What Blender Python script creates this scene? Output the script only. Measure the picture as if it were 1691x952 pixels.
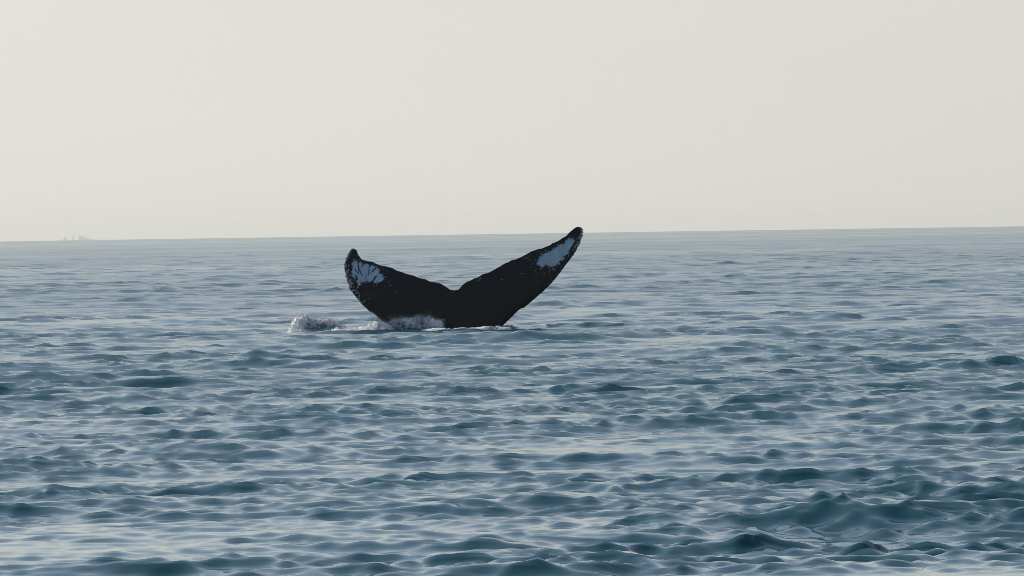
import bpy, math, random
import numpy as np
from mathutils import Vector, Matrix

sc = bpy.context.scene
for o in list(bpy.data.objects):
    bpy.data.objects.remove(o)

# ------------------------------------------------------------------ camera
W0, H0 = 1691.0, 952.0            # size of the photograph in pixels
CAM_H = 1.8                       # eye height of somebody standing in a small boat
FPX = 300.0 / 36.0 * W0           # 300 mm lens
R_EARTH = 6.371e6
PITCH = -0.00710
ROLL = 0.0148
cam_pos = Vector((0, 0, CAM_H))
fwd = Vector((0, math.cos(PITCH), math.sin(PITCH)))
right0 = Vector((1, 0, 0))
up0 = right0.cross(fwd)
right = math.cos(ROLL) * right0 - math.sin(ROLL) * up0
up = math.cos(ROLL) * up0 + math.sin(ROLL) * right0
cam = bpy.data.cameras.new("camera")
cam.lens = 300.0
cam.sensor_width = 36.0
cam.clip_start = 0.1
cam.clip_end = 60000.0
cam_ob = bpy.data.objects.new("camera", cam)
sc.collection.objects.link(cam_ob)
M = Matrix.Identity(4)
for i in range(3):
    M[i][0], M[i][1], M[i][2], M[i][3] = right[i], up[i], -fwd[i], cam_pos[i]
cam_ob.matrix_world = M
sc.camera = cam_ob


def at(px, py, Y):
    """pixel of the photograph -> point on the upright plane y = Y"""
    d = fwd + right * ((px - W0 / 2) / FPX) + up * ((H0 / 2 - py) / FPX)
    return cam_pos + d * (Y / d.y)


# ------------------------------------------------------------------ world, sun, exposure
SUN_EL = math.radians(40.0)
SUN_AZ = math.radians(-48.0)      # from +Y, negative = to the left
world = bpy.data.worlds.new("World")
sc.world = world
world.use_nodes = True
nt = world.node_tree
nt.nodes.clear()
out = nt.nodes.new("ShaderNodeOutputWorld")
bg = nt.nodes.new("ShaderNodeBackground")
sky = nt.nodes.new("ShaderNodeTexSky")
sky.sky_type = 'NISHITA'
sky.sun_disc = False
sky.sun_elevation = SUN_EL
sky.sun_rotation = SUN_AZ
sky.altitude = 0.0
sky.air_density = 1.0
sky.dust_density = 0.5
sky.ozone_density = 1.0
# low-lying haze over the clear sky: its depth falls off with height as the air path shortens,
# and it scatters more light forward, round the sun, than back
sdir = Vector((math.sin(SUN_AZ) * math.cos(SUN_EL), math.cos(SUN_AZ) * math.cos(SUN_EL), math.sin(SUN_EL)))


def wmath(op, a, b=None):
    nd = nt.nodes.new("ShaderNodeMath")
    nd.operation = op
    for i, v in enumerate((a, b)):
        if v is None:
            continue
        if isinstance(v, (int, float)):
            nd.inputs[i].default_value = v
        else:
            nt.links.new(v, nd.inputs[i])
    return nd.outputs[0]


HAZE_TAU, HAZE_G = 0.17, 0.45
wtc = nt.nodes.new("ShaderNodeTexCoord")
sep = nt.nodes.new("ShaderNodeSeparateXYZ")
nt.links.new(wtc.outputs["Generated"], sep.inputs[0])
path = wmath('MULTIPLY', wmath('POWER', wmath('DIVIDE', HAZE_TAU, wmath('ADD', wmath('MAXIMUM', sep.outputs[2], 0.0), 0.03)), 1.5), -1.0)
thick = wmath('SUBTRACT', 1.0, wmath('EXPONENT', path))
dotn = nt.nodes.new("ShaderNodeVectorMath")
dotn.operation = 'DOT_PRODUCT'
nt.links.new(wtc.outputs["Generated"], dotn.inputs[0])
dotn.inputs[1].default_value = sdir
hg = wmath('POWER', wmath('SUBTRACT', 1 + HAZE_G ** 2, wmath('MULTIPLY', dotn.outputs["Value"], 2 * HAZE_G)), -1.5)
mu0 = math.cos(SUN_AZ) * math.cos(SUN_EL)
hg0 = (1 + HAZE_G ** 2 - 2 * HAZE_G * mu0) ** -1.5
phase = wmath('ADD', wmath('MULTIPLY', hg, 0.62 / hg0), 0.38)
vcol = nt.nodes.new("ShaderNodeVectorMath")
vcol.operation = 'SCALE'
vcol.inputs[0].default_value = (5.80, 5.68, 5.22)
# the haze is not perfectly even: long faint streaks
wmp = nt.nodes.new("ShaderNodeMapping")
wmp.inputs["Scale"].default_value = (5.0, 5.0, 30.0)
nt.links.new(wtc.outputs["Generated"], wmp.inputs[0])
wnz = nt.nodes.new("ShaderNodeTexNoise")
wnz.inputs["Scale"].default_value = 1.0
wnz.inputs["Detail"].default_value = 4.0
nt.links.new(wmp.outputs[0], wnz.inputs["Vector"])
uneven = wmath('ADD', wmath('MULTIPLY', wnz.outputs[0], 0.07), 0.965)
nt.links.new(wmath('MULTIPLY', phase, uneven), vcol.inputs["Scale"])
veil = nt.nodes.new("ShaderNodeMix")
veil.data_type = 'RGBA'
nt.links.new(thick, veil.inputs[0])
nt.links.new(sky.outputs[0], veil.inputs[6])
nt.links.new(vcol.outputs[0], veil.inputs[7])
nt.links.new(veil.outputs[2], bg.inputs[0])
bg.inputs[1].default_value = 0.125
nt.links.new(bg.outputs[0], out.inputs[0])

sun = bpy.data.lights.new("sun", 'SUN')
sun.energy = 3.8
sun.angle = math.radians(0.8)
sun.color = (1.0, 0.92, 0.82)
sun_ob = bpy.data.objects.new("sun", sun)
sc.collection.objects.link(sun_ob)
sdir = Vector((math.sin(SUN_AZ) * math.cos(SUN_EL), math.cos(SUN_AZ) * math.cos(SUN_EL), math.sin(SUN_EL)))
sun_ob.rotation_euler = (-sdir).to_track_quat('-Z', 'Y').to_euler()
sun_ob.location = (-40, 30, 60)

sc.view_settings.view_transform = 'Standard'
sc.view_settings.look = 'None'
sc.view_settings.exposure = 0.0
sc.view_settings.gamma = 1.0
sc.view_settings.use_curve_mapping = False
sc.cycles.use_denoising = True
sc.cycles.max_bounces = 6
sc.cycles.filter_width = 0.75
sc.cycles.volume_bounces = 1
sc.cycles.caustics_reflective = False
sc.cycles.caustics_refractive = False


# ------------------------------------------------------------------ helpers
def props(o, label=None, cat=None, group=None, kind=None):
    for k, v in (("label", label), ("category", cat), ("group", group), ("kind", kind)):
        if v:
            o[k] = v
    return o


def mesh_from_arrays(name, co, quads, mat, parent=None, smooth=True, tris=None):
    me = bpy.data.meshes.new(name)
    nq = len(quads)
    ntr = 0 if tris is None else len(tris)
    me.vertices.add(len(co))
    me.vertices.foreach_set("co", np.ascontiguousarray(co, dtype=np.float32).ravel())
    me.loops.add(nq * 4 + ntr * 3)
    idx = np.asarray(quads, dtype=np.int32).ravel()
    if ntr:
        idx = np.concatenate([idx, np.asarray(tris, dtype=np.int32).ravel()])
    me.loops.foreach_set("vertex_index", idx.astype(np.int32))
    me.polygons.add(nq + ntr)
    st = np.concatenate([np.arange(nq) * 4, nq * 4 + np.arange(ntr) * 3]).astype(np.int32)
    me.polygons.foreach_set("loop_start", st)
    me.update(calc_edges=True)
    if smooth:
        me.polygons.foreach_set("use_smooth", np.ones(nq + ntr, dtype=bool))
    me.materials.append(mat)
    o = bpy.data.objects.new(name, me)
    sc.collection.objects.link(o)
    if parent:
        o.parent = parent
    return o


def attr(o, name, vals):
    a = o.data.attributes.new(name, 'FLOAT', 'POINT')
    a.data.foreach_set("value", np.ascontiguousarray(vals, dtype=np.float32).ravel())


def grid_quads(nr, nc, wrap=False):
    i = np.arange(nr - 1)[:, None]
    j = np.arange(nc if wrap else nc - 1)[None, :]
    j2 = (j + 1) % nc
    a = i * nc + j
    b = i * nc + j2
    c = (i + 1) * nc + j2
    d = (i + 1) * nc + j
    return np.stack([a, b, c, d], -1).reshape(-1, 4)


def sstep(a, b, x):
    t = np.clip((x - a) / (b - a), 0, 1)
    return t * t * (3 - 2 * t)


def hash01(ix, iy, seed):
    n = (ix.astype(np.int64) * 374761393 + iy.astype(np.int64) * 668265263 + seed * 974634777) & 0xffffffff
    n = ((n ^ (n >> 13)) * 1274126177) & 0xffffffff
    n = n ^ (n >> 16)
    return (n & 0xffffff) / float(0xffffff)


def vnoise(x, y, seed=0):
    ix, iy = np.floor(x), np.floor(y)
    fx, fy = x - ix, y - iy
    fx, fy = fx * fx * (3 - 2 * fx), fy * fy * (3 - 2 * fy)
    a, b = hash01(ix, iy, seed), hash01(ix + 1, iy, seed)
    c, d = hash01(ix, iy + 1, seed), hash01(ix + 1, iy + 1, seed)
    return (a + (b - a) * fx) * (1 - fy) + (c + (d - c) * fx) * fy


def fbm(x, y, seed=0, octv=4, gain=0.5):
    s, a, tot = 0, 1.0, 0
    for k in range(octv):
        s = s + a * vnoise(x * 2 ** k + 17.3 * k, y * 2 ** k - 9.1 * k, seed + k)
        tot += a
        a *= gain
    return s / tot


def new_mat(name):
    m = bpy.data.materials.new(name)
    m.use_nodes = True
    n = m.node_tree
    n.nodes.clear()
    return m, n, n.nodes.new, n.links.new


# ------------------------------------------------------------------ materials
WATER_BODY = (0.008, 0.064, 0.084, 1)


def water_nodes(n, N, L, rough_attr=False):
    p = N("ShaderNodeBsdfPrincipled")
    p.inputs["Base Color"].default_value = WATER_BODY
    p.inputs["Roughness"].default_value = 0.04
    p.inputs["IOR"].default_value = 1.333
    tc = N("ShaderNodeTexCoord")
    mp = N("ShaderNodeMapping")
    mp.inputs["Scale"].default_value = (0.5, 1.0, 1.0)
    L(tc.outputs["Object"], mp.inputs[0])
    nz = N("ShaderNodeTexNoise")
    nz.inputs["Scale"].default_value = 7.0
    nz.inputs["Detail"].default_value = 3.0
    nz.inputs["Roughness"].default_value = 0.5
    L(mp.outputs[0], nz.inputs["Vector"])
    bp = N("ShaderNodeBump")
    bp.inputs["Strength"].default_value = 1.0
    bp.inputs["Distance"].default_value = 0.0014
    L(nz.outputs[0], bp.inputs["Height"])
    L(bp.outputs[0], p.inputs["Normal"])
    if rough_attr:
        at_ = N("ShaderNodeAttribute")
        at_.attribute_name = "rough"
        L(at_.outputs["Fac"], p.inputs["Roughness"])
    return p


def mat_sea():
    m, n, N, L = new_mat("sea_water")
    p = water_nodes(n, N, L, True)
    o = N("ShaderNodeOutputMaterial")
    L(p.outputs[0], o.inputs[0])
    return m


def mat_foam():
    m, n, N, L = new_mat("foamy_water")
    p = water_nodes(n, N, L)
    p.inputs["Roughness"].default_value = 0.06
    f = N("ShaderNodeBsdfPrincipled")
    f.inputs["Base Color"].default_value = (0.74, 0.74, 0.73, 1)
    f.inputs["Roughness"].default_value = 0.7
    f.inputs["Specular IOR Level"].default_value = 0.3
    at_ = N("ShaderNodeAttribute")
    at_.attribute_name = "foam"
    tc = N("ShaderNodeTexCoord")
    nz = N("ShaderNodeTexNoise")
    nz.inputs["Scale"].default_value = 22.0
    nz.inputs["Detail"].default_value = 5.0
    nz.inputs["Roughness"].default_value = 0.65
    L(tc.outputs["Object"], nz.inputs["Vector"])
    ad = N("ShaderNodeMath")
    ad.operation = 'ADD'
    L(at_.outputs["Fac"], ad.inputs[0])
    L(nz.outputs[0], ad.inputs[1])
    rp = N("ShaderNodeMapRange")
    rp.inputs["From Min"].default_value = 0.60
    rp.inputs["From Max"].default_value = 1.20
    rp.inputs["To Max"].default_value = 0.95
    L(ad.outputs[0], rp.inputs["Value"])
    bp = N("ShaderNodeBump")
    bp.inputs["Strength"].default_value = 0.9
    bp.inputs["Distance"].default_value = 0.03
    L(nz.outputs[0], bp.inputs["Height"])
    L(bp.outputs[0], f.inputs["Normal"])
    mx = N("ShaderNodeMixShader")
    L(rp.outputs[0], mx.inputs[0])
    L(p.outputs[0], mx.inputs[1])
    L(f.outputs[0], mx.inputs[2])
    o = N("ShaderNodeOutputMaterial")
    L(mx.outputs[0], o.inputs[0])
    return m


def mat_whale():
    m, n, N, L = new_mat("whale_skin")
    p = N("ShaderNodeBsdfPrincipled")
    tc = N("ShaderNodeTexCoord")
    nz = N("ShaderNodeTexNoise")
    nz.inputs["Scale"].default_value = 6.0
    nz.inputs["Detail"].default_value = 6.0
    L(tc.outputs["Object"], nz.inputs["Vector"])
    dk = N("ShaderNodeMix")
    dk.data_type = 'RGBA'
    dk.inputs[6].default_value = (0.001, 0.003, 0.006, 1)
    dk.inputs[7].default_value = (0.004, 0.008, 0.012, 1)
    L(nz.outputs[0], dk.inputs[0])
    at_ = N("ShaderNodeAttribute")
    at_.attribute_name = "white"
    mx = N("ShaderNodeMix")
    mx.data_type = 'RGBA'
    mx.inputs[7].default_value = (0.42, 0.55, 0.68, 1)
    L(at_.outputs["Fac"], mx.inputs[0])
    L(dk.outputs[2], mx.inputs[6])
    L(mx.outputs[2], p.inputs["Base Color"])
    p.inputs["Roughness"].default_value = 0.45
    p.inputs["Specular IOR Level"].default_value = 0.3
    p.inputs["IOR"].default_value = 1.36
    n2 = N("ShaderNodeTexNoise")
    n2.inputs["Scale"].default_value = 28.0
    n2.inputs["Detail"].default_value = 4.0
    L(tc.outputs["Object"], n2.inputs["Vector"])
    bp = N("ShaderNodeBump")
    bp.inputs["Strength"].default_value = 0.5
    bp.inputs["Distance"].default_value = 0.012
    L(n2.outputs[0], bp.inputs["Height"])
    L(bp.outputs[0], p.inputs["Normal"])
    o = N("ShaderNodeOutputMaterial")
    L(p.outputs[0], o.inputs[0])
    return m


def mat_simple(name, col, rough=0.6, var=0.25, scale=8.0, spec=0.5):
    m, n, N, L = new_mat(name)
    p = N("ShaderNodeBsdfPrincipled")
    tc = N("ShaderNodeTexCoord")
    nz = N("ShaderNodeTexNoise")
    nz.inputs["Scale"].default_value = scale
    nz.inputs["Detail"].default_value = 4.0
    L(tc.outputs["Object"], nz.inputs["Vector"])
    mx = N("ShaderNodeMix")
    mx.data_type = 'RGBA'
    mx.inputs[6].default_value = tuple(c * (1 - var) for c in col) + (1,)
    mx.inputs[7].default_value = tuple(min(1, c * (1 + var)) for c in col) + (1,)
    L(nz.outputs[0], mx.inputs[0])
    L(mx.outputs[2], p.inputs["Base Color"])
    p.inputs["Roughness"].default_value = rough
    p.inputs["Specular IOR Level"].default_value = spec
    o = N("ShaderNodeOutputMaterial")
    L(p.outputs[0], o.inputs[0])
    return m


SEA = mat_sea()
FOAM = mat_foam()
SKIN = mat_whale()
BARN = mat_simple("barnacle_shell", (0.30, 0.29, 0.27), 0.7, 0.5, 14.0)
DROP = mat_simple("spray_drop", (0.6, 0.6, 0.6), 0.35, 0.1, 10.0)
HULL = mat_simple("ship_hull_paint", (0.80, 0.80, 0.80), 0.6, 0.05, 0.05)
DECK = mat_simple("ship_house_paint", (0.80, 0.80, 0.80), 0.6, 0.05, 0.05)

# ------------------------------------------------------------------ the sea
rng = np.random.default_rng(7)
comps = []


def band(n, l0, l1, hs, main, spread, steep_pow=0.0):
    """n random wave trains with lengths l0..l1 m and a joint significant height hs"""
    lam = np.exp(np.linspace(math.log(l0), math.log(l1), n) + rng.uniform(-.5, .5, n) * math.log(l1 / l0) / n)
    th = main + rng.normal(0, spread, n)
    e = lam ** (1.0 + steep_pow) * np.abs(rng.normal(1, .35, n))
    a = e / math.sqrt(np.sum(e ** 2) / 2) * hs / 4.0
    k = 2 * math.pi / lam
    ph = rng.uniform(0, 2 * math.pi, n)
    for q in range(n):
        comps.append((k[q] * math.cos(th[q]), k[q] * math.sin(th[q]), k[q], a[q], ph[q], lam[q]))


TOWARD = math.radians(-86)          # the waves run towards the boat
band(14, 16.0, 5.0, 0.095, TOWARD - 0.15, 0.25)
band(60, 5.0, 1.6, 0.088, TOWARD, 0.40, -0.4)
band(160, 1.6, 0.42, 0.046, TOWARD + 0.08, 0.58, -0.2)
band(190, 0.42, 0.13, 0.028, TOWARD + 0.05, 0.68, 0.0)
comps.sort(key=lambda c: -c[5])
CHOP = 0.85
SKEW = 0.27


def patchy(X, Y):
    """gusts: where the small ripples stand high or lie nearly flat"""
    s = (np.sin(X * .31 + Y * .23 + 1.0) + np.sin(X * -.17 + Y * .41 + 2.3) + np.sin(X * .67 - Y * .13 + .4)
         + np.sin(X * .05 + Y * .037 + 4.0) + np.sin(Y * 1.1 + X * .35 + .9) * .7)
    return np.clip(0.95 + 0.18 * s, 0.35, 1.4)


LONG = 1.6
SD_LONG = math.sqrt(sum(c[3] ** 2 / 2 for c in comps if LONG < c[5] < 6))


def waves(X, Y, dr, dt):
    """displacement of the sea at world points; dr, dt = spacing of the points (shorter waves are left out)"""
    dx = np.zeros_like(X); dy = np.zeros_like(X); dz = np.zeros_like(X)
    ride = np.zeros_like(X)
    var = 0.0
    g = None
    for kx, ky, k, a, ph, lam in comps:
        p = math.hypot(ky * dr, kx * dt)
        w = float(1 - sstep(1.9, 3.0, p))
        var += (a * k) ** 2 / 2 * (1 - w * w)
        if w <= 0.003:
            continue
        phase = X * np.float32(kx) + Y * np.float32(ky) + np.float32(ph)
        c = np.cos(phase); s = np.sin(phase)
        A = np.float32(a * w)
        if lam < LONG:
            if g is None:      # the ripples ride on the crests and die down in the troughs
                g = patchy(X, Y).astype(np.float32) * np.clip(.9 + .6 * ride / np.float32(SD_LONG), .16, 1.7).astype(np.float32)
            c *= g; s *= g
        elif lam < 6:
            ride += A * (c + s * np.float32(.6))
        dz += A * c
        if lam > 0.35:
            dz += A * np.float32(2 * SKEW) * s * np.cos(phase)      # steeper on the side they run to
        q = np.float32(CHOP * w * a / k)
        dx -= q * np.float32(kx) * s
        dy -= q * np.float32(ky) * s
    return dx, dy, dz, var


def rows(r, end, step):
    r = [r]
    while r[-1] < end:
        r.append(r[-1] * (1 + step(r[-1])))
    return np.array(r)


# one sheet: finely divided where the boat looks out over it, coarser to the sides, behind and far off
R_SPLIT = 90.0
DTH, FW = 0.00036, 0.0760
MID_STEP, NM = 0.0018, 36
fine = np.linspace(-FW, FW, 2 * int(FW / DTH) + 1)
side = FW + np.cumsum(np.concatenate([np.full(NM, MID_STEP), np.geomspace(.003, .12, 18), np.full(24, .12)]))
side = side[side < math.pi - 0.03]
NS = len(side)


def sea_grid(RR, fine):
    TH = np.concatenate([-side[::-1], fine, side])
    n0, n1 = NS, NS + len(fine)
    NR, NC = len(RR), len(TH)
    dth = fine[1] - fine[0]
    co = np.zeros((NR, NC, 3), np.float32)
    rough = np.zeros((NR, NC), np.float32)
    i0 = 0
    while i0 < NR:
        i1 = min(NR, i0 + 24)
        rr = RR[i0:i1]
        k = min(i1, NR - 1)
        dr = float((RR[k] - RR[i0]) / max(1, k - i0)) if k > i0 else float(RR[-1] - RR[-2])
        for (c0, c1, st) in ((0, n0 - NM, .08), (n0 - NM, n0, MID_STEP), (n0, n1, dth), (n1, n1 + NM, MID_STEP), (n1 + NM, NC, .08)):
            X = (rr[:, None] * np.sin(TH[None, c0:c1])).astype(np.float32)
            Y = (rr[:, None] * np.cos(TH[None, c0:c1])).astype(np.float32)
            dt = float(rr.mean() * st)
            dx, dy, dz, var = waves(X, Y, dr, dt)
            co[i0:i1, c0:c1, 0] = X + dx
            co[i0:i1, c0:c1, 1] = Y + dy
            co[i0:i1, c0:c1, 2] = dz - (rr[:, None] ** 2) / (2 * R_EARTH)
            rough[i0:i1, c0:c1] = np.sqrt(np.sqrt(0.012 ** 4 + ROUGH_K * var * patchy(X * .12, Y * .12)))
        i0 = i1
    return co, rough


ROUGH_K = 0.065
RN = rows(0.8, R_SPLIT, lambda d: .10 if d < 32 else .0013)
RF = rows(RN[-1], 23900, lambda d: min(.03, .0011 * max(1.0, d / 560.0) ** 1.15))
coN, roN = sea_grid(RN, fine)
coF, roF = sea_grid(RF, fine[::2])
# both halves share the border row
edge = np.concatenate([np.arange(NS), NS + np.arange(0, len(fine), 2), NS + len(fine) + np.arange(NS)])
coF[0] = coN[-1][edge]
odd = NS + np.arange(1, len(fine), 2)
coN[-1][odd] = .5 * (coN[-1][odd - 1] + coN[-1][odd + 1])
qN = grid_quads(coN.shape[0], coN.shape[1], True)
qF = grid_quads(coF.shape[0], coF.shape[1], True) + coN.shape[0] * coN.shape[1]
sea = mesh_from_arrays("sea", np.vstack([coN.reshape(-1, 3), coF.reshape(-1, 3)]), np.vstack([qN, qF])[:, ::-1], SEA)
attr(sea, "rough", np.concatenate([roN.ravel(), roF.ravel()]))
props(sea, "choppy blue grey sea reaching to the hazy horizon", "sea", kind="structure")


def sea_z(X, Y):
    X = np.asarray(X, np.float32); Y = np.asarray(Y, np.float32)
    return waves(X, Y, D * .0011, D * DTH * 2)[2]


# ------------------------------------------------------------------ the whale's tail
D = 152.0
SC = D / FPX                      # metres per photograph pixel at the whale
TRAIL_L = [(750, 481), (744, 479), (737, 474.5), (727, 468.5), (718, 466.5), (712, 466), (704, 462), (692, 459.5), (680, 455),
           (666, 451), (655, 447), (643, 441), (634, 439), (624, 436.5), (612, 432), (604, 430.5), (597, 428), (592.5, 424), (590, 419),
           (588.5, 414), (585, 411)]
LEAD_L = [(668, 880), (690, 770), (703, 690), (703, 640), (692, 598), (668, 563), (632, 531), (612, 516), (597, 502), (584, 486),
          (574, 468), (570, 452), (569, 436), (572, 426), (577, 418), (581, 412.5), (585, 411)]
TRAIL_R = [(750, 481), (757, 478.5), (763, 472), (768, 467.5), (775, 464), (783, 461), (797, 454), (808, 449.5), (820, 443), (833, 436), (845, 430),
           (856, 427), (865, 423), (885, 413), (897, 410), (905, 406), (925, 396), (934, 390.5), (942, 383), (948, 377.5), (955, 374.8)]
LEAD_R = [(828, 880), (806, 770), (794, 690), (794, 640), (800, 588), (816, 555), (846, 523), (866, 508), (885, 492), (905, 474),
          (920, 457), (935, 437), (945, 424), (953, 411), (958.5, 399), (961.5, 387), (960.5, 378.5), (955, 374.8)]
MID = [(748, 880), (748, 770), (748, 690), (748, 640), (749, 590), (750, 545), (750, 481)]


def resample(pts, ts_of_pts, ts):
    P = np.array(pts, float)
    # Catmull-Rom through the points, parametrised by ts_of_pts
    out = np.zeros((len(ts), 2))
    T = np.array(ts_of_pts)
    m = np.gradient(P, T, axis=0)
    k = np.clip(np.searchsorted(T, ts, side='right') - 1, 0, len(T) - 2)
    h = (T[k + 1] - T[k])[:, None]
    u = ((ts - T[k]) / (T[k + 1] - T[k]))[:, None]
    out = ((2 * u ** 3 - 3 * u ** 2 + 1) * P[k] + (u ** 3 - 2 * u ** 2 + u) * h * m[k]
           + (-2 * u ** 3 + 3 * u ** 2) * P[k + 1] + (u ** 3 - u ** 2) * h * m[k + 1])
    return out


def arc_t(pts, t0, t1):
    P = np.array(pts, float)
    s = np.concatenate([[0], np.cumsum(np.linalg.norm(np.diff(P, axis=0), axis=1))])
    return list(t0 + (t1 - t0) * s / s[-1])


NT, NCH = 320, 80
ts = np.linspace(0, 1, NT)


def fluke_curves(lead, trail):
    kroot = 6                                  # index of the waterline point on the leading edge
    tl = arc_t(lead[:kroot + 1], 0, .3)[:-1] + arc_t(lead[kroot:], .3, 1)
    Lc = resample(lead, tl, ts)
    inner = MID[:-1] + trail
    ti = arc_t(MID, 0, .3)[:-1] + arc_t(trail, .3, 1)
    Ic = resample(inner, ti, ts)
    return Lc, Ic


LL, IL = fluke_curves(LEAD_L, TRAIL_L)
LR, IR = fluke_curves(LEAD_R, TRAIL_R)
rngw = np.random.default_rng(3)


def ragged(curve, amp, scale, seed, w):
    """push an outline in and out a little along its normal"""
    d = np.gradient(curve, axis=0)
    nrm = np.stack([-d[:, 1], d[:, 0]], 1)
    nrm /= np.linalg.norm(nrm, axis=1)[:, None] + 1e-9
    s = np.concatenate([[0], np.cumsum(np.linalg.norm(np.diff(curve, axis=0), axis=1))])
    f = fbm(s / scale, s * 0 + seed, seed, 4, .6) - .5
    return curve + nrm * (f * amp * w)[:, None]


tipfade = sstep(0.30, 0.42, ts) * (1 - sstep(.985, 1.0, ts))
LL = ragged(LL, 3.6, 5.0, 11, tipfade * (0.35 + 0.9 * sstep(.45, .75, ts)))
LR = ragged(LR, 3.2, 5.0, 12, tipfade * (0.12 + 1.2 * sstep(.72, .9, ts)))
IL = ragged(IL, 3.2, 8.0, 13, tipfade * (0.4 + .8 * sstep(.5, .8, ts)))
IR = ragged(IR, 3.0, 8.0, 14, tipfade)


def seg_dist(P, curve):
    A = curve[:-1]; B = curve[1:]
    AB = B - A
    l2 = (AB ** 2).sum(1) + 1e-9
    best = np.full(len(P), 1e9)
    for a, ab, l in zip(A, AB, l2):
        u = np.clip(((P - a) @ ab) / l, 0, 1)
        q = P - a - u[:, None] * ab
        best = np.minimum(best, (q ** 2).sum(1))
    return np.sqrt(best)


def noise2(P, sc_, seed, octv=4):
    return fbm(P[:, 0] / sc_, P[:, 1] / sc_, seed, octv)


def inside(P, poly):
    x, y = P[:, 0], P[:, 1]
    r = np.zeros(len(P), bool)
    j = len(poly) - 1
    for i in range(len(poly)):
        xi, yi = poly[i]; xj, yj = poly[j]
        c = ((yi > y) != (yj > y)) & (x < (xj - xi) * (y - yi) / (yj - yi + 1e-12) + xi)
        r ^= c
        j = i
    return r


def white_mask(P):
    """white pigment of the underside (photograph pixels -> 0..1)"""
    patchL = [(583, 430), (592, 433), (604, 436), (616, 438), (626, 442), (630, 452), (634, 460), (631, 466), (622, 468),
              (612, 466), (604, 465), (597, 468), (592, 473), (586, 463), (581, 450)]
    patchR = [(889, 425), (897, 419), (908, 414), (920, 409), (931, 402), (940, 394), (946, 392), (948, 399), (944, 411), (938, 421), (929, 430),
              (922, 438), (912, 441), (903, 440), (893, 443), (889, 436)]
    out = np.zeros(len(P))
    for poly, seed, rag in ((patchL, 31, 6.5), (patchR, 47, 6.0)):
        poly = np.array(poly, float)
        d = seg_dist(P, np.vstack([poly, poly[:1]]))
        sd = np.where(inside(P, poly), d, -d)
        jag = (noise2(P, 6.0, seed, 3) - .5) * rag
        fleck = noise2(P, 2.2, seed + 3, 3) - .5
        fleck2 = fbm((P[:, 0] * .5 + P[:, 1]) / 1.6, (P[:, 0] - P[:, 1] * .5) / 4.5, seed + 8, 2) - .5
        m = sstep(-.25, .25, (sd + jag - 1.0) / 8.0 + (fleck * .9 + fleck2 * .7) * np.exp(-np.maximum(sd - 2.0, 0) / 9.0) * 1.25)
        m *= .72 + .5 * (noise2(P, 9.0, seed + 2, 4)) - .12
        out = np.maximum(out, np.clip(m, 0, 1) * sstep(-7, -1, sd))
        # loose flecks round the patch
        fl = noise2(P, 2.6, seed + 5, 3)
        near = np.exp(-np.maximum(0, -sd) / 9.0)
        out = np.maximum(out, sstep(.69, .78, fl) * near * .55)
    # dark scratches raked through the left patch
    for (x0, y0, x1, y1, w) in ((591, 434, 593, 448, 1.1), (593, 446, 598, 455, 1.0), (610, 440, 608, 455, .8), (623, 441, 615, 449, 1.1),
                                (621, 457, 614, 467, 1.7), (586, 446, 592, 452, 1.0), (588, 456, 590, 462, 1.6), (600, 437, 597, 441, .9),
                                (604, 452, 605, 463, .6), (628, 449, 624, 452, .7)):
        d = seg_dist(P, np.array([(x0, y0), (x1, y1)], float))
        out *= sstep(w * .55, w * 1.25, d + (noise2(P, 2.0, 77, 2) - .5) * .8)
    # a few pale scars
    for (x, y, r) in ((829, 462, 1.2), (793, 460, 1.6), (790, 463, 1.3), (609, 494, 1.0), (868, 426, 1.3), (872, 428, .9), (655, 482, .8), (899, 452, 1.1),
                      (642, 466, 1.2), (645, 472, 1.2), (636, 462, .9), (862, 452, .9), (880, 436, 1.1), (884, 430, 1.2), (877, 441, .9)):
        d = np.hypot(P[:, 0] - x, (P[:, 1] - y) * 1.3)
        out = np.maximum(out, .45 * sstep(r * 1.3, r * .5, d))
    return np.clip(out, 0, 1)


def depth_of(P):
    """how far the tail surface bends away from the plane y = D (metres)"""
    u = (P[:, 0] - 750) * SC
    v = (537 - P[:, 1]) * SC
    left = np.clip(-u, 0, None); rgt = np.clip(u, 0, None)
    y = -0.030 * left ** 2 + 0.075 * rgt ** 2           # the left half swings to the boat, the right half away
    y = y + 0.10 * np.clip(v, 0, 2) ** 1.5               # tips lean over
    y = y + 0.16 * np.clip(-v, 0, 4) ** 1.4              # the tail stock curves down and forward
    return y


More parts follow.
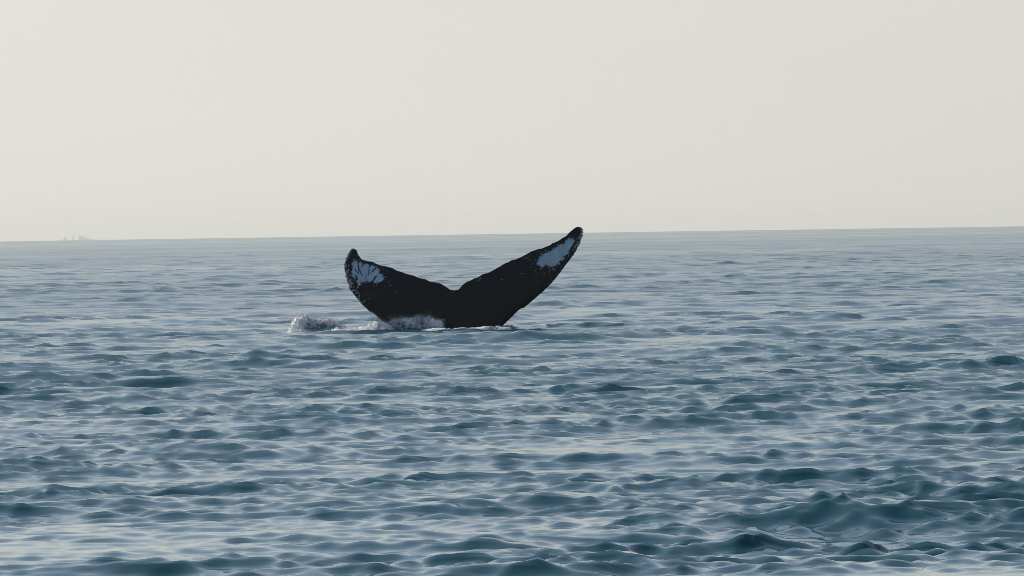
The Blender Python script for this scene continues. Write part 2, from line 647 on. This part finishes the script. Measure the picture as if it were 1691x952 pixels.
edge_lead = np.vstack([LL, LR[::-1]])
edge_trail = np.vstack([IL[int(NT * .3):][::-1], IR[int(NT * .3):]])
verts, quads, whites = [], [], []
base = 0
cs = 0.5 - 0.5 * np.cos(np.linspace(0, math.pi, NCH))     # denser near both edges
for (Lc, Ic, sgn) in ((LL, IL, -1), (LR, IR, 1)):
    G = Lc[:, None, :] * (1 - cs)[None, :, None] + Ic[:, None, :] * cs[None, :, None]
    P = G.reshape(-1, 2)
    dL = seg_dist(P, Lc) * SC
    dT = seg_dist(P, edge_trail[::3]) * SC
    u = (P[:, 0] - 749) * SC
    v = (P[:, 1] - 495) * SC                                # metres below the notch region
    hL = np.sqrt(np.clip(1 - np.exp(-dL / .10), 0, 1))
    tt = np.repeat(ts, NCH)
    thick = 0.030 + 0.060 * (1 - sstep(.35, 1.0, tt))
    hT = np.where(tt < .3, 1.0, 1 - np.exp(-dT / .30))
    keel = 0.26 * np.exp(-(u / .34) ** 2) * sstep(0.02, 1.1, v)
    h = hL * (thick * hT + keel * np.minimum(1, hT * 1.5))
    h = h + hL * hT * 0.010 * (noise2(P, 14.0, 5, 4) - .5)
    h[(np.arange(len(P)) % NCH) == 0] = 0.0
    yoff = depth_of(P)
    X = np.zeros((len(P), 3))
    # unproject every outline pixel at its own depth
    dirs = (np.array(fwd)[None] + np.array(right)[None] * ((P[:, 0] - W0 / 2) / FPX)[:, None]
            + np.array(up)[None] * ((H0 / 2 - P[:, 1]) / FPX)[:, None])
    Yp = D + yoff
    X = np.array(cam_pos)[None] + dirs * (Yp / dirs[:, 1])[:, None]
    F = X.copy(); F[:, 1] -= h
    Bk = X.copy(); Bk[:, 1] += h * 0.9
    wm = white_mask(P)
    q = grid_quads(NT, NCH)
    if sgn < 0:
        qf, qb = q, q[:, ::-1]
    else:
        qf, qb = q[:, ::-1], q
    verts += [F, Bk]; whites += [wm, wm * 0.0]
    quads += [qf + base, qb + base + len(P)]
    base += 2 * len(P)
V = np.vstack(verts); Wt = np.concatenate(whites)
Q = np.vstack(quads)
origin = np.array(at(748, 537, D)); origin[2] = 0.0
# weld the doubled border points
key = np.round(V * 2e4).astype(np.int64)
_, first, inv = np.unique(key, axis=0, return_index=True, return_inverse=True)
inv = inv.ravel()
Q2 = inv[Q]
V2 = V[first]; W2 = Wt[first]
ok = np.array([True] * len(Q2))
srt = np.sort(Q2, axis=1)
dup = (srt[:, 1:] == srt[:, :-1]).sum(1)
good = Q2[dup == 0]
trs = []
for f in Q2[dup == 1]:
    t = []
    for x in f:
        if x not in t:
            t.append(x)
    trs.append(t)
# close the bottom of the tail stock
whale = mesh_from_arrays("humpback_whale", V2 - origin, good, SKIN, tris=trs)
whale.location = origin
attr(whale, "white", W2)
me = whale.data
props(whale, "black humpback whale tail with white tip patches raised out of the sea", "whale")

# barnacles crusting the leading edges
def blobs(name, pts, rad, mat, parent, flat=0.8, seed=1, sub=1):
    """one mesh of many small knobs"""
    import bmesh
    bm = bmesh.new()
    bmesh.ops.create_icosphere(bm, subdivisions=sub, radius=1.0)
    bm.verts.ensure_lookup_table()
    v0 = np.array([v.co[:] for v in bm.verts]); f0 = np.array([[v.index for v in f.verts] for f in bm.faces])
    bm.free()
    r_ = np.random.default_rng(seed)
    VV, FF = [], []
    for i, (p, r) in enumerate(zip(pts, rad)):
        s = r * np.array([r_.uniform(.8, 1.25), r_.uniform(.8, 1.2) * flat, r_.uniform(.75, 1.3)])
        a = r_.uniform(0, 6.28)
        R = np.array([[math.cos(a), 0, math.sin(a)], [0, 1, 0], [-math.sin(a), 0, math.cos(a)]])
        vv = (v0 * (1 + r_.normal(0, .12, (len(v0), 1))) * s) @ R.T + p
        VV.append(vv); FF.append(f0 + i * len(v0))
    o = mesh_from_arrays(name, np.vstack(VV), np.zeros((0, 4), int), mat, parent, True, np.vstack(FF))
    return o


def edge_points(Lc, Ic, t0, t1, n, wid, seed):
    r_ = np.random.default_rng(seed)
    pts, rad = [], []
    for _ in range(n):
        t = r_.uniform(t0, t1)
        c = abs(r_.normal(0, wid))
        k = int(t * (NT - 1))
        p = Lc[k] * (1 - c) + Ic[k] * c
        y = D + depth_of(p[None])[0]
        hh = 0.07 * math.sqrt(1 - math.exp(-c * np.linalg.norm(Lc[k] - Ic[k]) * SC / .10))
        w = np.array(at(p[0], p[1], y)) - origin
        w[1] -= hh * r_.uniform(.4, 1.0)
        pts.append(w); rad.append(r_.uniform(.007, .022))
    return pts, rad


pts, rad = edge_points(LL, IL, .52, .985, 150, .055, 5)
p2, r2 = edge_points(LR, IR, .86, .99, 60, .09, 6)
p3, r3 = edge_points(LL, IL, .34, .55, 30, .04, 7)
p4, r4 = edge_points(LR, IR, .5, .86, 24, .03, 8)
barn = blobs("barnacles", pts + p2 + p3 + p4, rad + r2 + [x * .7 for x in r3] + [x * .6 for x in r4], BARN, whale, .8, 3)
props(barn, kind="stuff")


# ------------------------------------------------------------------ broken water round the tail
def foam_sheet(name, x0, x1, y0, y1, step, height, foam, label, rough_amp=0.02, seed=1):
    """a sheet of churned water; height(X,Y) above the sea, foam(X,Y) 0..1 whiteness; sinks below the sea at its rim"""
    xs = np.arange(x0, x1, step); ys = np.arange(y0, y1, step * 1.3)
    X, Y = np.meshgrid(xs, ys)
    ex = np.minimum((X - x0), (x1 - X)) / (x1 - x0) * 2
    ey = np.minimum((Y - y0), (y1 - Y)) / (y1 - y0) * 2
    rim = sstep(0, .35, np.minimum(ex, ey))
    lump = fbm(X * 6.5, Y * 5.0, seed + 31, 5, .62)
    f = np.clip(foam(X, Y) * np.clip(1.9 * fbm(X * 8.5, Y * 7, seed + 51, 5, .68) - .05, 0, 1.6), 0, 1)
    n = fbm(X * 15, Y * 15, seed, 4, .7) - .45
    Z = sea_z(X, Y) + height(X, Y) * (.5 + 1.0 * lump) * rim + rough_amp * 2.6 * n * (0.15 + f) * rim - 0.09 * (1 - rim) - 0.012
    Xd = X + (fbm(X * 14, Y * 14, seed + 9, 3) - .5) * .05 * f
    o = mesh_from_arrays(name, np.stack([Xd, Y, Z], -1).reshape(-1, 3), grid_quads(len(ys), len(xs)), FOAM)
    attr(o, "foam", (f * rim).ravel())
    props(o, label, "foam", kind="stuff")
    return o, (X, Y, Z, f * rim)


def px_x(px):
    return at(px, 537, D).x


def G2(v, c, s):
    return np.exp(-((v - c) / s) ** 2)


# 1. the small wave breaking to the left of the tail
c1 = px_x(497); c1b = px_x(540)
h1 = lambda X, Y: 0.21 * np.exp(-np.abs((X - c1 + .05) / .26) ** 2.2) * G2(Y, D + .6, .32) + 0.20 * G2(X, c1b, .42) * G2(Y, D + .75, .30)
f1 = lambda X, Y: (1.3 * G2(X, c1 - .08, .24) * G2(Y, D + .50, .17) + .85 * G2(X, c1b, .40) * G2(Y, D + .66, .11)
                   + .55 * G2(X, c1 - .12, .22) * G2(Y, D + .25, .25))
s1 = foam_sheet("breaking_wavelet", px_x(462), px_x(590), D - .5, D + 1.8, .018, h1, f1,
                "small breaking wave with a white frothy crest apart from the whale", .03, 3)
# 2. the foam ridge running from the wavelet to the tail
xa, xb = px_x(530), px_x(668)
ridge = lambda X: D - .30 + .10 * np.sin(X * 3.0)
h2 = lambda X, Y: (0.06 + .13 * G2(X, px_x(628), .35)) * np.exp(-((Y - ridge(X)) / .22) ** 2)
f2 = lambda X, Y: (1.15 * np.exp(-((Y - ridge(X) - .02) / .22) ** 2) + .12) * (0.55 + .8 * fbm(X * 5, Y * 5, 4, 3)) * sstep(xa, xa + .3, X)
s2 = foam_sheet("foam_ridge", xa, xb, D - .95, D + .55, .018, h2, f2,
                "ragged white foam ridge against the leading edge of the whale tail", .035, 5)
# 3. water heaped against the tail's face
c3 = px_x(676)
h3 = lambda X, Y: (0.27 * np.exp(-np.abs((X - c3) / .50) ** 2.6) + .12 * G2(X, px_x(722), .22)) * sstep(D - .50, D - .24, Y)
f3 = lambda X, Y: (.50 * np.exp(-np.abs((X - c3) / .52) ** 4) + .5 * G2(X, px_x(722), .24)) * sstep(D - .50, D - .30, Y) * (.45 + .95 * fbm(X * 6, Y * 3, 8, 4))
s3 = foam_sheet("splash_mound", px_x(622), px_x(752), D - .75, D + .10, .016, h3, f3,
                "mound of white water heaped against the dark face of the whale tail", .04, 9)
# 4. thin foam line in front of the tail
l4 = lambda X: D - .95 + .12 * np.sin(X * 2.2 + 1)
h4 = lambda X, Y: .09 * np.exp(-((Y - l4(X)) / .16) ** 2)
f4 = lambda X, Y: 1.15 * np.exp(-((Y - l4(X)) / .17) ** 2) * (.25 + 1.15 * fbm(X * 3.2, Y * 3, 14, 3)) * (1 - .5 * sstep(px_x(780), px_x(860), X))
s4 = foam_sheet("foam_line", px_x(672), px_x(870), D - 1.5, D - .45, .018, h4, f4,
                "thin line of foam on the water in front of the whale tail", .02, 15)
# 5. water sliding off the tail's other side
c5 = px_x(828)
h5 = lambda X, Y: .10 * np.exp(-np.abs((X - c5) / .42) ** 2.5) * sstep(D - .55, D - .25, Y)
f5 = lambda X, Y: .34 * np.exp(-np.abs((X - c5) / .36) ** 3) * sstep(D - .6, D - .4, Y)
s5 = foam_sheet("water_bulge", px_x(770), px_x(872), D - .75, D + .35, .018, h5, f5,
                "smooth bulge of water sliding off the whale tail with little foam", .014, 21)
# 6. scattered flecks trailing away
l6 = lambda X: D + .55 + .25 * np.sin(X * 1.3)
h6 = lambda X, Y: .02 * np.exp(-((Y - l6(X)) / .3) ** 2)
f6 = lambda X, Y: .9 * np.exp(-((Y - l6(X)) / .35) ** 2) * sstep(.50, .72, fbm(X * 2.4, Y * 2.4, 33, 3)) * .75
s6 = foam_sheet("foam_flecks", px_x(850), px_x(1060), D - .6, D + 1.7, .026, h6, f6,
                "scattered flecks of foam trailing over the waves away from the whale", .012, 27)

# flying drops
def drops(name, src, n, thr, lift, label, seed, rmin=.003, rmax=.010):
    X, Y, Z, f = [a.ravel() for a in src]
    r_ = np.random.default_rng(seed)
    idx = np.nonzero(f > thr)[0]
    pick = r_.choice(idx, n)
    P = np.stack([X[pick], Y[pick], Z[pick]], -1)
    P[:, 0] += r_.normal(0, .03, n)
    P[:, 2] += np.abs(r_.normal(0, lift, n))
    rad = rmin + (rmax - rmin) * r_.random(n) ** 2.5
    o = blobs(name, P, rad, DROP, None, 1.0, seed)
    props(o, label, "spray", kind="stuff")
    return o


drops("spray", s1[1], 700, .55, .03, "fine white spray thrown up by the small breaking wave", 41)
drops("spray", s2[1], 600, .45, .025, "white spray drops over the foam ridge beside the tail", 42)
drops("spray", s3[1], 600, .3, .035, "spray drops in front of the tail's dark underside", 43)

# ------------------------------------------------------------------ a ship far off in the haze
SD = 23000.0
drop = -SD ** 2 / (2 * R_EARTH)
SPX = SD / FPX


def box_part(name, x0, x1, y0, y1, z0, z1, mat, parent, taper=0.0, rake=0.0):
    y0, y1, z0, z1, rake = y0 * .6, y1 * .6, z0 * .55 + 20, z1 * .55 + 20, rake
    co = []
    for z, k in ((z0, 0.0), (z1, 1.0)):
        a = x0 + taper * k * (x1 - x0) * .5 + rake * k; b = x1 - taper * k * (x1 - x0) * .5 + rake * k
        co += [(a, y0, z), (b, y0, z), (b, y1, z), (a, y1, z)]
    q = [(0, 3, 2, 1), (4, 5, 6, 7), (0, 1, 5, 4), (1, 2, 6, 5), (2, 3, 7, 6), (3, 0, 4, 7)]
    return mesh_from_arrays(name, np.array(co, float), np.array(q), mat, parent, False)


ship = bpy.data.objects.new("cargo_ship", None)
sc.collection.objects.link(ship)
ship.location = (at(130, 390, SD).x, SD, drop)
props(ship, "faint grey ship with masts fading into haze on the horizon", "ship")


def sx(px):
    return (px - 130) * SPX


# hull: a lofted outline with a raked bow
secs = [(sx(91), 1.0, 13.0), (sx(95), 7, 12.5), (sx(103), 12, 12), (sx(125), 14, 11.5), (sx(150), 14, 11.0), (sx(162), 12, 10.5), (sx(165), 9, 10.5)]
hv = []
for (x, w, z) in secs:
    w, z = w * .6, z * .55 + 20
    hv += [(x, -w, z), (x, w, z), (x + (6 if x < sx(94) else 0), w * .6, -4), (x + (6 if x < sx(94) else 0), -w * .6, -4)]
hq = []
for i in range(len(secs) - 1):
    for j in range(4):
        a = i * 4 + j; b = i * 4 + (j + 1) % 4
        hq.append((a, b, b + 4, a + 4))
hq += [(3, 2, 1, 0), tuple(len(hv) - 4 + k for k in range(4))]
mesh_from_arrays("hull", np.array(hv, float), np.array(hq), HULL, ship, False)
sup = box_part("superstructure", sx(129), sx(142), -11, 11, 11.4, 27, DECK, ship, .18)
box_part("bridge", sx(130.5), sx(138), -12, 12, 27.1, 32, DECK, sup, .1)
box_part("funnel", sx(141), sx(147), -5, 5, 11.4, 24, DECK, ship, .3)
box_part("deckhouse", sx(147.5), sx(157), -9, 9, 11.2, 17, DECK, ship, .4)
box_part("mast", sx(129.4), sx(130.8), -1.5, 1.5, 27.1, 48, HULL, ship, .4)
box_part("mast", sx(107), sx(109.4), -2, 2, 12.1, 38, HULL, ship, .3)
box_part("deckhouse", sx(103), sx(112), -9, 9, 12.2, 24, DECK, ship, .5)
cr = box_part("crane", sx(119.5), sx(122), -2.5, 2.5, 11.6, 33, HULL, ship, .2)
box_part("jib", sx(121.5), sx(124.2), -1.2, 1.2, 24, 33, HULL, cr, 0, -4)

# ------------------------------------------------------------------ haze
HZ0, HZ1, HX = -51.0, 22.0, 24800.0
hz_m, n, N, L = new_mat("haze_air")
pv = N("ShaderNodeVolumePrincipled")
pv.inputs["Color"].default_value = (1.0, 0.965, 0.86, 1)
pv.inputs["Density"].default_value = 0.62e-4
pv.inputs["Anisotropy"].default_value = 0.42
ho = N("ShaderNodeOutputMaterial")
L(pv.outputs[0], ho.inputs["Volume"])
hb = [(x, y, z) for z in (HZ0, HZ1) for (x, y) in ((-HX, -HX), (HX, -HX), (HX, HX), (-HX, HX))]
haze = mesh_from_arrays("haze", np.array(hb, float),
                        np.array([(0, 3, 2, 1), (4, 5, 6, 7), (0, 1, 5, 4), (1, 2, 6, 5), (2, 3, 7, 6), (3, 0, 4, 7)]), hz_m, None, False)
props(haze, "pale sea haze filling the air to the horizon", "haze", kind="stuff")
